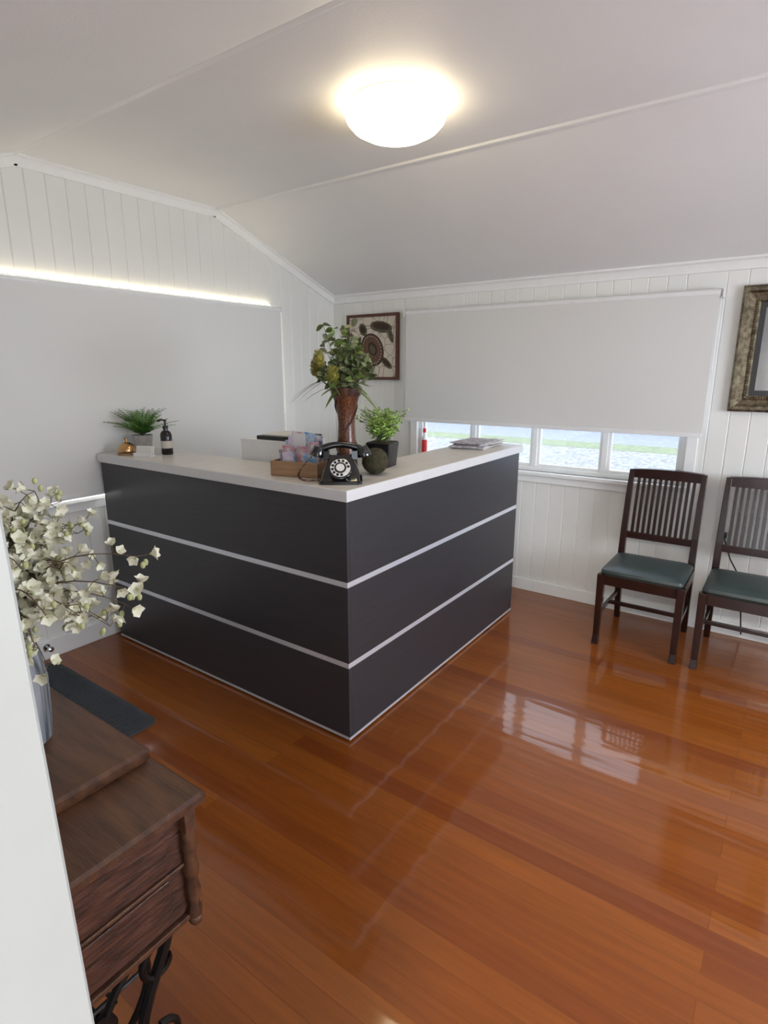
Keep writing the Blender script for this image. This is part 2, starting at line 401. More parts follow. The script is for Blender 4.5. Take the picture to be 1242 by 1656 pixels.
# ------------------------------------------------------------------ exterior
B('ground').box(-40, 30, -6, 17.5, -.75, -.70).obj('ground_outside')
B('grass').box(-40, 30, 17.5, 19.0, -.75, -.69).obj('grass_verge')
B('road').box(-40, 30, 19.0, 60, -.78, -.73).obj('road_outside')
b = B('clad')
for k in range(16): b.add([(-40, 24-.03, -.7+k*.2), (20, 24-.03, -.7+k*.2), (20, 24, -.7+k*.2+.2), (-40, 24, -.7+k*.2+.2), (-40, 24.1, -.7+k*.2+.2), (20, 24.1, -.7+k*.2+.2), (20, 24.1, -.7+k*.2), (-40, 24.1, -.7+k*.2)], [(0, 1, 2, 3), (3, 2, 5, 4), (4, 5, 6, 7), (0, 7, 6, 1), (0, 3, 4, 7), (1, 6, 5, 2)])
b.obj('neighbouring_wall')

# ------------------------------------------------------------------ ceiling light
e = empty('ceiling_light', (-1.41, 2.07, ZR))
B('white').lathe([(.0001, -.001), (.17, -.001), (.175, -.012), (.165, -.028), (.0001, -.028)], n=48).obj('base_ring', e)
pr = [(.172, -.024), (.190, -.030), (.196, -.045), (.188, -.066), (.165, -.090), (.125, -.110), (.07, -.122), (.0001, -.126)]
B('glow').lathe(pr, n=48).obj('opal_dome', e)

# ------------------------------------------------------------------ reception desk
e = empty('reception_desk', (-1.36, 1.67, 0))
Lx, Ly = 1.748, 1.70
W1 = .32
core = B('alu')
def Lring(bd, off, th, z0, z1, m=0):
    bd.box(-Lx, -off, off, off+th, z0, z1, m); bd.box(-off-th, -off, off+th, Ly, z0, z1, m)
Lring(core, .020, .02, .012, 1.055); core.obj('strip_backing', e)
p = B('char')
for z0, z1 in ((.022, .344), (.368, .699), (.723, 1.055)):
    p.box(-Lx, 0, 0, .018, z0, z1); p.box(-.018, 0, .019, Ly, z0, z1)
p.obj('front_panels', e, bevel=.0015)
p = B('alu')
for z in (.344, .699):
    p.box(-Lx, -.002, .002, .019, z+.0005, z+.0235); p.box(-.019, -.002, .019, Ly, z+.0005, z+.0235)
p.box(-Lx, .001, -.001, .019, .010, .0215); p.box(-.019, .001, .019, Ly, .010, .0215)
p.obj('inlay_strips', e)
p = B('chrome')
for t in (.12, .62, 1.15, 1.62):
    p.lathe([(.012, 0), (.012, .006), (.006, .008), (.006, .0125)], c=(-t, .03, 0), n=12); p.lathe([(.012, 0), (.012, .006), (.006, .008), (.006, .0125)], c=(-.03, t, 0), n=12)
p.obj('levelling_feet', e)
p = B('topedge', 'top')
o = .014
p.prism([(-Lx-.008, -o, 1.056), (o, -o, 1.056), (o, Ly+.02, 1.056), (-W1, Ly+.02, 1.056), (-W1, W1, 1.056), (-Lx-.008, W1, 1.056)], (0, 0, .044))
p.obj('counter_top', e, bevel=.002)
p = B('top'); p.prism([(-Lx-.005, -o+.004, 1.1), (o-.004, -o+.004, 1.1), (o-.004, Ly+.016, 1.1), (-W1+.004, Ly+.016, 1.1), (-W1+.004, W1-.004, 1.1), (-Lx-.005, W1-.004, 1.1)], (0, 0, .001)); p.obj('counter_surface', e)
p = B('white')
p.box(-Lx, -.06, .042, .60, .72, .745); p.box(-.60, -.042, .602, Ly, .72, .745)
p.box(-Lx, -Lx+.018, .041, .58, .0, .719); p.box(-.58, -.041, Ly-.018, Ly, 0, .719)
p.box(-Lx, -Lx+.018, .041, W1-.01, .746, 1.055); p.box(-W1+.01, -.041, Ly-.018, Ly, .746, 1.055)
p.obj('inner_worktop', e, bevel=.001)

e = empty('office_printer', (-1.70, 2.75, .746), math.radians(90))
b = B('white', 'black'); b.box(-.22, .22, -.17, .17, 0, .26); b.box(-.20, .20, -.19, -.17, .03, .10, 1); b.box(-.21, .21, -.16, .16, .26, .285, 1); b.box(-.18, .18, -.28, -.17, .02, .035)
b.obj('body', e, bevel=.01)
e = empty('document_tray', (-2.15, 2.13, .746), math.radians(5))
b = B('white', 'black', 'paper'); b.box(-.18, .18, -.12, .12, 0, .46); b.box(-.15, .15, -.125, -.12, .03, .18, 2); b.box(-.08, .17, -.11, .11, .46, .48, 1); b.box(-.05, .13, -.1, .09, .48, .488, 2)
b.obj('cabinet_body', e, bevel=.004)

# ------------------------------------------------------------------ counter items
ZT = 1.1013
e = empty('rotary_telephone', (-1.50, 1.81, ZT), math.radians(38))
b = B('bake', 'chrome', 'paper')
def loft(bd, secs, m=0, rr=.25, n=6):
    rings = []
    for z, hx, y0, y1 in secs:
        ring = []; cr = min(hx, (y1-y0)/2)*rr
        for cx, cy, a0 in ((hx-cr, y1-cr, 0), (-hx+cr, y1-cr, 90), (-hx+cr, y0+cr, 180), (hx-cr, y0+cr, 270)):
            for k in range(n): 
                a = math.radians(a0+90*k/(n-1)); ring.append((cx+cr*math.cos(a), cy+cr*math.sin(a), z))
        rings.append(ring)
    k = len(rings[0]); vs = [q for r in rings for q in r]; fs = [tuple(range(k-1, -1, -1)), tuple(range(k*(len(rings)-1), k*len(rings)))]
    for j in range(len(rings)-1):
        for i in range(k): fs.append((j*k+i, j*k+(i+1) % k, (j+1)*k+(i+1) % k, (j+1)*k+i))
    bd.add(vs, fs, m, True)
loft(b, [(0, .088, -.095, .085), (.012, .088, -.095, .085), (.016, .080, -.085, .078), (.045, .072, -.066, .070), (.080, .056, -.030, .058), (.100, .048, -.012, .050), (.108, .042, -.006, .044)])
b.box(-.07, -.045, -.012, .05, .09, .125); b.box(.045, .07, -.012, .05, .09, .125)
b.obj('body', e, bevel=.002)
Td = Matrix.Translation((0, -.060, .060)) @ Matrix.Rotation(math.radians(52), 4, 'X')
b = B('bake', 'chrome', 'paper')
b.lathe([(.048, -.012), (.048, .003), (.044, .006), (.0001, .006)], X=Td)
b.lathe([(.0405, .0061), (.0405, .0075), (.0001, .0075)], X=Td, m=2)
b.lathe([(.024, .0076), (.024, .010), (.0001, .010)], X=Td, m=0); b.lathe([(.017, .0101), (.017, .0115), (.0001, .0115)], X=Td, m=2)
for i in range(10):
    a = math.radians(-60+i*30+70)
    b.lathe([(.0058, 0), (.0058, .0012), (.0001, .0012)], c=(.0325*math.cos(a), .0325*math.sin(a), .0076), n=12, X=Td, m=0)
b.tube([Td @ V((.036, -.02, .008)), Td @ V((.043, -.024, .012))], .002, m=1)
b.obj('dial', e)
b = B('bake')
pts = []; rd = []
for i in range(13):
    t = -1+2*i/12; pts.append((t*.088, .018, .148-.022*t*t)); rd.append(.0125+.003*abs(t))
b.tube(pts, rd, 12)
for sx in (-1, 1):
    Xh = Matrix.Translation((sx*.092, .010, .123)) @ Matrix.Rotation(math.radians(sx*-14), 4, 'Y')
    b.lathe([(.020, .02), (.025, .005), (.031, -.012), (.030, -.022), (.0001, -.024)][::-1], X=Xh, n=20)
b.obj('handset', e)
b = B('vasedark')
pts = []
for i in range(220):
    t = i/219; a = t*math.pi
    cx = -.10-.075*math.sin(a)+.02*t; cy = -.01-.09*math.sin(a*.9)+.02*t; cz = .112*(1-t)**2+.009
    th = t*45*math.pi
    pts.append((cx+.0035*math.cos(th), cy+.0035*math.sin(th), cz+.0015*math.sin(th)))
b.tube(pts, .0024, 6); b.obj('cord', e)

e = empty('brochure_box', (-1.735, 1.825, ZT), math.radians(14))
b = B('kraft')
b.box(-.115, .115, -.07, -.062, 0, .065); b.box(-.115, .115, .062, .07, 0, .065); b.box(-.115, -.107, -.062, .062, 0, .065); b.box(.107, .115, -.062, .062, 0, .065); b.box(-.107, .107, -.062, .062, 0, .006)
b.obj('box', e, bevel=.002)
b = B('card0', 'card1', 'card2', 'card3', 'card4')
for i in range(26):
    cx = R(-.085, .085); cy = -.048+.096*(i/25); h = R(.11, .175); w = R(.035, .060)
    cx = max(-.105+w/2+.02, min(.105-w/2-.02, cx))
    X = Matrix.Translation((cx, cy, .015)) @ Matrix.Rotation(R(-.16, .16), 4, 'Y') @ Matrix.Rotation(R(-.08, .04), 4, 'X') 
    b.box(-w/2, w/2, -.001, .001, 0, h*(.75 if i < 10 else 1), (i*3+i//4) % 5, X)
b.obj('brochures', e)

e = empty('moss_ball_ornament', (-1.478, 2.02, ZT))
b = B('moss'); b.sphere((0, 0, .058), .058, 18)
for i in range(420):
    a = R(0, 6.28); zz = R(-.9, 1); r = math.sqrt(1-zz*zz); n = V((r*math.cos(a), r*math.sin(a), zz)); t = n.cross(V((R(-1, 1), R(-1, 1), R(-1, 1)))).normalized()
    b.leaf(V((0, 0, .058))+n*.057, n*.5+t, n, .012, .004, 0, -.3, 2)
b.obj('ball', e)

# tall vase with native flowers
e = empty('flower_vase', (-1.60, 1.975, ZT))
pr = [(.0001, 0), (.042, 0), (.046, .006), (.047, .03), (.043, .10), (.038, .17), (.036, .22), (.040, .27), (.050, .31), (.062, .345), (.067, .368), (.061, .371), (.045, .33), (.034, .26), (.0001, .25)]
B('vase').lathe(pr, n=40).obj('vase_body', e)
b = B('vasedark')
for k in range(2):
    pts = []
    for i in range(40):
        t = i/39; z = .08+t*.24; r0 = .04
        for j in range(1, 10):
            if pr[j][1] <= z <= pr[j+1][1]:
                f = (z-pr[j][1])/max(1e-6, pr[j+1][1]-pr[j][1]); r0 = pr[j][0]+(pr[j+1][0]-pr[j][0])*f
        a = t*4.5+k*math.pi; pts.append(((r0+.001)*math.cos(a), (r0+.001)*math.sin(a), z))
    b.tube(pts, .0045, 6)
b.lathe([(.0635, .338), (.0685, .365), (.069, .372), (.061, .373), (.059, .365)], n=40)
b.obj('vase_glaze_band', e)
b = B('stemg', 'euca', 'green', 'banksia')
random.seed(11)
def orb(a, el): return V((math.cos(a)*math.cos(el), math.sin(a)*math.cos(el), math.sin(el)))
for i in range(36):
    a = R(0, 6.283); sp = R(.03, .14); h = R(.05, .27)*(1-.8*max(0, sp-.09)/.05)
    p0 = V((0, 0, .30)); p3 = V((sp*math.cos(a), sp*math.sin(a), .37+h)); p1 = V((.2*sp*math.cos(a), .2*sp*math.sin(a), .40))
    pts = [p0*(1-t)**2+p1*2*t*(1-t)+p3*t*t for t in [k/8 for k in range(9)]]
    b.tube(pts, [.0022-.0012*k/8 for k in range(9)], 5)
    for k in range(4, 9):
        for s2 in range(3 if k > 5 else 2):
            d = orb(R(0, 6.28), R(-.6, .8)); b.leaf(pts[k], d, V((R(-1, 1), R(-1, 1), .6)), R(.028, .044), R(.022, .034), 1 if R(0, 1) < .65 else 2, R(-.4, .1), 4, .2, .6)
for i in range(10):
    a = R(0, 6.28); d = V((math.cos(a), math.sin(a), R(.1, .8))); b.leaf((0, 0, .37), d, V((0, 0, 1)), R(.12, .17), R(.018, .024), 2 if i % 2 else 1, R(-.9, -.4), 8, .1)
for i in range(6):
    b.leaf((-.03, -.02, .40), V((-.8+R(-.2, .2), -.58+R(-.2, .2), .35)), V((0, 0, 1)), R(.14, .20), .020, 2, R(-1.3, -.8), 8, .1)
for c in ((-.085, -.095, .45), (-.045, -.12, .485), (.03, -.12, .42)):
    b.sphere(c, .014, 8, 3, (1, 1, 2.2))
    b.tube([(0, 0, .33), (c[0]*.5, c[1]*.5, c[2]-.08), (c[0], c[1], c[2]-.028)], .003, 5)
    for q in range(420):
        a = R(0, 6.28); zz = R(-1, 1); r = math.sqrt(1-zz*zz); n = V((math.cos(a), math.sin(a), zz*.35))
        b.leaf(V(c)+V((math.cos(a)*.012*max(.3, r), math.sin(a)*.012*max(.3, r), zz*.031)), n+V((0, 0, .45)), V((R(-1, 1), R(-1, 1), 1)), R(.012, .022), .0024, 3 if q % 4 else 2, .3, 3)
b.obj('native_flowers', e)

# palm in square black pot
e = empty('potted_parlour_palm', (-1.585, 2.225, ZT), math.radians(12))
b = B('black', 'moss'); 
loft(b, [(0, .052, -.052, .052), (.11, .062, -.062, .062), (.112, .062, -.062, .062)], 0, .12)
b.box(-.056, .056, -.056, .056, .1121, .116, 1); b.obj('square_pot', e)
b = B('stemg', 'palm'); random.seed(5)
for i in range(74):
    a = R(0, 6.28); L2 = R(.08, .19); up = R(1.5, 6)
    h = V((math.cos(a), math.sin(a), 0)); d = (h+V((0, 0, up))).normalized()
    pts = [V((R(-.03, .03), R(-.03, .03), .112))+d*L2*t+(h-V((0, 0, .5)))*L2*.22*t*t for t in [k/8 for k in range(9)]]
    b.tube(pts, .0012, 4)
    for k in range(3, 9):
        for sgn in (-1, 1):
            dd = (pts[k]-pts[k-1]).normalized(); sd = dd.cross(V((-h.y, h.x, .2))).cross(dd).normalized()
            b.leaf(pts[k], dd*.9+sd*sgn, h+V((0, 0, .3)), .030*(1.1-k/14), .008, 1, -.25, 3)
b.obj('palm_fronds', e)

# fern left end
e = empty('potted_fern', (-3.01, 1.875, ZT))
b = B('pot', 'moss'); b.lathe([(.0001, 0), (.040, 0), (.047, .01), (.055, .085), (.057, .09), (.050, .09), (.046, .075), (.0001, .075)], n=28); b.obj('pot', e)
b = B('stemg', 'fern'); random.seed(3)
for i in range(110):
    a = R(0, 6.28); L2 = R(.12, .23); up = R(.7, 3.5)
    h = V((math.cos(a), math.sin(a), 0)); d = (h+V((0, 0, up))).normalized()
    pts = [V((0, 0, .085))+d*L2*t+V((h.x*.4, h.y*.4, -.50))*L2*.5*t*t for t in [k/10 for k in range(11)]]
    pts = [V((p_.x if p_.x > -.04 else -.04+(p_.x+.04)*.3, p_.y, p_.z)) for p_ in pts]
    b.tube(pts, .001, 4)
    for k in range(2, 11):
        for sgn in (-1, 1):
            dd = (pts[k]-pts[k-1]).normalized(); sd = dd.cross(V((0, 0, 1))).normalized()
            b.leaf(pts[k], dd*.4+sd*sgn, V((0, 0, 1))+h*.4, .032*(1.15-k/11), .012, 1, -.2, 3)
b.v = [(max(x, -.110), y, z) for x, y, z in b.v]
b.obj('fern_fronds', e)
e = empty('reception_bell', (-2.945, 1.735, ZT))
b = B('brass', 'kraft'); b.lathe([(.0001, 0), (.050, 0), (.050, .006), (.046, .010), (.0001, .010)], n=32, m=1)
b.lathe([(.046, .016), (.047, .020), (.044, .036), (.034, .054), (.018, .064), (.006, .067), (.006, .078), (.010, .080), (.010, .086), (.0001, .088)], n=32)
b.lathe([(.008, .010), (.008, .018)], n=12); b.obj('bell', e)
e = empty('hand_sanitiser_bottle', (-2.77, 1.865, ZT))
b = B('amber', 'black', 'label')
b.lathe([(.0001, 0), (.027, 0), (.030, .004), (.030, .105), (.024, .122), (.013, .130), (.012, .140)], n=28); b.lathe([(.0303, .035), (.0303, .075)], n=28, m=2)
b.lathe([(.015, .140), (.015, .155), (.005, .157), (.005, .178), (.009, .180), (.009, .188), (.0001, .189)], n=16, m=1)
b.tube([(0, 0, .184), (-.015, -.01, .186), (-.034, -.022, .180)], .0045, 8, 1); b.obj('bottle', e)
e = empty('business_card_holder', (-2.80, 1.745, ZT), math.radians(25))
b = B('white', 'paper')
X = Matrix.Rotation(math.radians(-16), 4, 'X')
b.box(-.052, .052, -.02, .03, 0, .006); b.box(-.052, .052, 0, .004, .004, .056, 0, X); b.box(-.045, .045, -.008, -.001, .006, .050, 1, X); b.box(-.052, .052, -.02, -.016, .006, .02)
b.obj('holder', e, bevel=.001)
e = empty('magazine_stack', (-1.56, 3.16, ZT), math.radians(4))
b = B('paper', 'card2', 'card1', 'card3')
z = 0
for i, (dx, dy, r) in enumerate([(0, 0, .05), (.01, .03, -.08), (-.01, -.04, .15), (0, .05, -.2), (.01, .1, .1), (-.01, .02, -.05)]):
    X = Matrix.Translation((dx, dy, z)) @ Matrix.Rotation(r, 4, 'Z'); b.box(-.10, .10, -.14, .14, 0, .0045, i % 3, X); z += .0047
b.obj('magazines', e)

e = empty('spray_bottle', (-2.30, YB-.012, .8705))
b = B('white', 'red'); b.lathe([(.0001, 0), (.018, 0), (.020, .004), (.020, .17), (.012, .19), (.010, .21), (.010, .24), (.0001, .241)], n=20); b.lathe([(.0203, .02), (.0203, .16)], n=20, m=1); b.lathe([(.0125, .215), (.0125, .245), (.0001, .247)], n=20, m=1); b.obj('bottle_body', e)

# ------------------------------------------------------------------ wall art
e = empty('turtle_painting', (-2.79, YB-.001, 1.725))
h = .238
b = B('redframe'); 
for s1 in (-1, 1):
    b.box(s1*h-.011 if s1 < 0 else h-.011, s1*h+.011, -.03, 0, -h-.011, h+.011)
    b.box(-h+.011, h-.011, -.03, 0, s1*h-.011, s1*h+.011)
b.obj('frame', e, bevel=.003)
B('canvas').box(-h+.011, h-.011, -.018, -.004, -h+.011, h-.011).obj('canvas', e)
def disc(bd, cx, cz, rx, rz, y, m, ang=0, n=32, egg=0):
    poly = []
    for i in range(n):
        t = 2*math.pi*i/n; x = rx*math.cos(t)*(1+egg*math.sin(t)); zz = rz*math.sin(t)
        poly.append((cx+x*math.cos(ang)-zz*math.sin(ang), y, cz+x*math.sin(ang)+zz*math.cos(ang)))
    bd.prism(poly, (0, .0012, 0), m)
b = B('dkbrown', 'ochre', 'greenp', 'cream')
A = math.radians(28)
disc(b, .0, -.02, .105, .130, -.0195, 0, A); disc(b, .0, -.02, .094, .118, -.0203, 1, A); disc(b, .0, -.02, .075, .097, -.0211, 2, A); disc(b, .0, -.02, .066, .086, -.0219, 1, A); disc(b, .005, -.015, .040, .055, -.0227, 0, A); disc(b, .005, -.015, .026, .038, -.0235, 2, A)
disc(b, -.09, .135, .036, .050, -.0195, 2, A); disc(b, -.09, .135, .022, .032, -.0203, 0, A)
disc(b, .085, .150, .042, .105, -.0193, 2, math.radians(-100)); disc(b, .085, .155, .025, .08, -.0201, 0, math.radians(-100))
disc(b, .175, .085, .022, .06, -.0195, 2, math.radians(20)); disc(b, -.155, .01, .025, .085, -.0193, 2, math.radians(150)); disc(b, -.155, .01, .014, .065, -.0201, 0, math.radians(150))
disc(b, .135, -.12, .026, .065, -.0193, 2, math.radians(50)); disc(b, -.01, -.175, .024, .045, -.0193, 2, math.radians(160)); disc(b, .135, -.12, .013, .045, -.0201, 0, math.radians(50))
for i in range(26):
    t = 2*math.pi*i/26; x, zz = .085*math.cos(t), .107*math.sin(t); disc(b, .0+x*math.cos(A)-zz*math.sin(A), -.02+x*math.sin(A)+zz*math.cos(A), .005, .005, -.0235, 3, 0, 8)
b.obj('turtle_motif', e)

e = empty('ornate_picture_frame', (-.02, YB-.001, 1.655))
b = B('gold', 'mount'); W, H = .295, .33
prof = [(0, 0), (0, .030), (.012, .038), (.028, .036), (.040, .024), (.062, .018), (.080, .024), (.088, .016), (.088, 0)]
def mitre(bd, W, H, prof, m=0):
    cs = [(-1, -1), (1, -1), (1, 1), (-1, 1)]
    vs = []; k = len(prof)
    for sx, sz in cs:
        for i, (a, y) in enumerate(prof): vs.append((sx*(W-a), -y, sz*(H-a)))
    fs = []
    for c in range(4):
        c2 = (c+1) % 4
        for i in range(k-1): fs.append((c*k+i, c*k+i+1, c2*k+i+1, c2*k+i))
        fs.append((c*k+k-1, c*k, c2*k, c2*k+k-1))
    bd.add(vs, fs, m)
mitre(b, W, H, prof)
for sx in (-1, 1):
    for k in range(40): b.sphere((sx*(W-.072), -.022, -H+.08+k*(2*H-.16)/39), .006, 5, 0)
for sz in (-1, 1):
    for k in range(34): b.sphere((-W+.08+k*(2*W-.16)/33, -.022, sz*(H-.072)), .006, 5, 0)
b.obj('carved_frame', e)
b = B('mount', 'pic'); b.box(-W+.085, W-.085, -.012, -.002, -H+.085, H-.085, 0); b.box(-W+.115, W-.115, -.0135, -.012, -H+.115, H-.115, 1); b.obj('print', e)

e = empty('power_outlet', (-.243, YB-.001, .63))
b = B('white', 'black'); b.box(-.036, .036, -.010, 0, -.058, .058); b.box(-.02, .02, -.014, -.010, .02, .045); b.obj('plate', e, bevel=.002)
b = B('black'); b.box(-.016, .016, -.045, -.0102, -.03, .0); b.tube([(0, -.04, -.02), (.02, -.06, -.06), (.05, -.04, -.15), (.09, -.03, -.22), (.13, -.03, -.38), (.16, -.03, -.60)], .004, 6); b.obj('plug_and_cord', e)
e = empty('door_stop', (XA+.018, 1.28, .075))
X = Matrix.Rotation(math.pi/2, 4, 'Y'); b = B('chrome', 'black'); b.lathe([(.018, 0), (.018, .004), (.007, .006), (.007, .04), (.0001, .041)], n=20, X=X); b.lathe([(.014, .038), (.016, .045), (.014, .055), (.0001, .057)], n=20, X=X, m=0); b.obj('stop', e)

# ------------------------------------------------------------------ mat
def rrect(x0, x1, y0, y1, r, z, n=8):
    out = []
    for cx, cy, a0 in ((x1-r, y1-r, 0), (x0+r, y1-r, 90), (x0+r, y0+r, 180), (x1-r, y0+r, 270)):
        for k in range(n+1):
            a = math.radians(a0+90*k/n); out.append((cx+r*math.cos(a), cy+r*math.sin(a), z))
    return out
b = B('mat'); b.prism(rrect(-.48, .48, -.29, .29, .05, 0), (0, 0, .006))
for k in range(60):
    x = -.45+.9*k/59; b.box(x-.004, x+.004, -.27, .27, .006, .0085)
b.obj('door_mat', loc=(-2.64, 1.0, .0005))

# ------------------------------------------------------------------ chairs
def chair(loc, rz=0):
    e = empty('dining_chair', loc, rz)
    w, d = .205, .20
    b = B('chairwood')
    for sx in (-1, 1):
        vs = []; 
        secs = [(0, .019, -.012), (.05, .016, -.003), (.40, .020, 0), (.425, .020, 0)]
        for z, hh, oy in secs: vs += [(sx*w-hh, -d+oy-hh, z), (sx*w+hh, -d+oy-hh, z), (sx*w+hh, -d+oy+hh, z), (sx*w-hh, -d+oy+hh, z)]
        fs = [(3, 2, 1, 0), (12, 13, 14, 15)]+[(j*4+i, j*4+(i+1) % 4, j*4+4+(i+1) % 4, j*4+4+i) for j in range(3) for i in range(4)]
        b.add(vs, fs)
        secs = [(0, .016, .255), (.20, .018, .215), (.43, .019, .195), (.60, .017, .205), (.80, .016, .235), (.965, .014, .270)]
        vs = []
        for z, hh, y in secs: 
            sxw = sx*(w-.01)
            vs += [(sxw-hh, y-hh, z), (sxw+hh, y-hh, z), (sxw+hh, y+hh, z), (sxw-hh, y+hh, z)]
        n = len(secs); fs = [(3, 2, 1, 0), (4*n-4, 4*n-3, 4*n-2, 4*n-1)]+[(j*4+i, j*4+(i+1) % 4, j*4+4+(i+1) % 4, j*4+4+i) for j in range(n-1) for i in range(4)]
        b.add(vs, fs)
    b.obj('legs_and_posts', e, bevel=.003)
    b = B('chairwood')
    b.box(-w+.02, w-.02, -d-.013, -d+.013, .365, .425)
    b.box(-w+.01, w-.01, .185, .205, .37, .425)
    for sx in (-1, 1):
        b.box(sx*w-.012, sx*w+.012, -d+.018, .185, .365, .425)
        b.beam((sx*(w-.002), -d+.015, .19), (sx*(w-.008), .205, .19), .016, .026)
    b.beam((-w+.01, 0.0, .19), (w-.01, 0, .19), .016, .024)
    b.beam((-w+.01, .214, .25), (w-.01, .214, .25), .016, .024)
    b.obj('rails', e, bevel=.002)
    b = B('chairwood')
    poly = []
    for i in range(13):
        t = -1+2*i/12; poly.append((t*(w-.01), .255, .965+.010*(1-t*t)))
    for i in range(13):
        t = 1-2*i/12; poly.append((t*(w-.01), .255, .915))
    b.prism(poly, (0, .02, .004)); 
    b.beam((-w+.02, .203, .57), (w-.02, .203, .57), .02, .04)
    for i in range(11):
        x = -.15+.30*i/10
        b.beam((x, .204, .585), (x, .229, .765), .017, .009, up=(0, 1, 0)); b.beam((x, .229, .763), (x, .262, .925), .017, .009, up=(0, 1, 0))
    b.obj('slatted_back', e, bevel=.0015)
    b = B('leather'); 
    loft(b, [(.422, .205, -.215, .175), (.440, .214, -.224, .178), (.455, .208, -.218, .172), (.466, .180, -.19, .145), (.470, .12, -.13, .09), (.471, .04, -.05, .02)], 0, .16)
    b.obj('seat_cushion', e)
chair((-.567, 3.435, .0))
chair((-.055, 3.44, .0))

# ------------------------------------------------------------------ treadle sewing cabinet
e = empty('treadle_sewing_cabinet', (-1.265, .345, 0))
b = B('oak')
hx, hy = .46, .215
loft(b, [(.752, hx-.012, -hy+.012, hy-.012), (.758, hx, -hy, hy), (.772, hx, -hy, hy), (.778, hx-.006, -hy+.006, hy-.006)], 0, .04)
b.obj('table_top', e)
b = B('oak')
loft(b, [(.7785, .375, -.18, .200), (.786, .380, -.18, .205), (.802, .380, -.18, .205), (.808, .374, -.18, .199)], 0, .03)
b.v = [(x-.08, y, z) for x, y, z in b.v]
b.obj('folded_lid', e)
b = B('oakend', 'oak')
for sx in (-1, 1):
    xo = sx*.425; xi = sx*.27
    a0, a1 = min(xo, xi), max(xo, xi)
    b.box(a0, a1, -hy+.03, hy-.035, .50, .751)
    fx = xo
    def fb(y0, y1, z0, z1, t, m=1):
        x0, x1 = (fx, fx+sx*t) if sx > 0 else (fx+sx*t, fx); b.box(x0, x1, y0, y1, z0, z1, m)
    fb(-hy+.03, hy-.035, .735, .751, .012); fb(-hy+.03, hy-.035, .622, .630, .006); fb(-hy+.03, hy-.035, .500, .512, .010)
    for k in range(2):
        z0 = .518+k*.118; fb(-hy+.06, hy-.075, z0, z0+.098, .004, 0)
b.obj('drawer_boxes', e, bevel=.002)
b = B('oak')
for sx in (-1, 1):
    for y in (hy-.030, -hy+.03):
        x = sx*.432
        b.box(x-.014, x+.014, y-.012, y+.012, .70, .752)
        b.lathe([(.013, .50), (.015, .515), (.010, .53), (.015, .56), (.011, .585), (.016, .61), (.011, .64), (.015, .665), (.012, .70)], c=(x, y, 0), n=14)
        b.sphere((x, y, .492), .014, 8)
b.box(-.27, .27, -hy+.05, -hy+.07, .66, .751); b.box(-.27, .27, hy-.06, hy-.04, .66, .751)
b.obj('carved_posts', e, bevel=.002)
b = B('iron')
def bez(P, n=14):
    out = []
    for i in range(n+1):
        t = i/n; q = [V(p) for p in P]
        while len(q) > 1: q = [q[j]*(1-t)+q[j+1]*t for j in range(len(q)-1)]
        out.append(q[0])
    return out
def spiral(c, r0, r1, a0, a1, x, n=26):
    return [(x, c[0]+(r0+(r1-r0)*i/n)*math.cos(a0+(a1-a0)*i/n), c[1]+(r0+(r1-r0)*i/n)*math.sin(a0+(a1-a0)*i/n)) for i in range(n+1)]
for sx in (-1, 1):
    x = sx*.38
    for sy in (-1, 1):
        b.tube(bez([(x, sy*.15, .50), (x, sy*.20, .42), (x, sy*.03, .33), (x, sy*.04, .22), (x, sy*.06, .12), (x, sy*.19, .10), (x, sy*.19, .02)]), [.011]*15, 8)
        b.sphere((x, sy*.19, .016), .016, 8)
        b.tube(spiral((sy*.135, .40), .055, .012, math.pi/2, math.pi/2+sy*4.6, x), .008, 8)
        b.tube(spiral((sy*.115, .20), .050, .010, math.pi/2, math.pi/2-sy*5.0, x), .007, 8)
        b.tube(bez([(x, sy*.15, .49), (x, sy*.06, .46), (x, 0, .40), (x, 0, .30)]), .008, 8)
    b.tube([(x, -.17, .492), (x, .17, .492)], .011, 8); b.tube([(x, -.15, .10), (x, .15, .10)], .009, 8)
    b.tube([(x, -.05, .30), (x, .05, .30)], .008, 8)
    b.lathe([(.035, -.005), (.035, .005)], n=24, X=Matrix.Translation((x, 0, .36)) @ Matrix.Rotation(math.pi/2, 4, 'Y'))
b.tube([(-.38, 0, .10), (.38, 0, .10)], .010, 8); b.tube([(-.38, .0, .30), (.38, -.0, .14)], .007, 8); b.tube([(.38, .0, .30), (-.38, -.0, .14)], .007, 8)
for k in range(9): b.box(-.16+.04*k-.004, -.16+.04*k+.004, -.11, .13, .112, .120)
for k in range(7): b.box(-.165, .165, -.11+.04*k-.004, -.11+.04*k+.004, .112, .120)
b.tube([(.29, .15*math.cos(2*math.pi*i/40), .30+.15*math.sin(2*math.pi*i/40)) for i in range(40)], .008, 8, closed=True)
for i in range(6):
    a = i*math.pi/3; b.tube([(.29, 0, .30), (.29, .15*math.cos(a), .30+.15*math.sin(a))], .005, 6)
b.tube([(.27, 0, .30), (.38, 0, .30)], .008, 8)
b.obj('cast_iron_base', e)

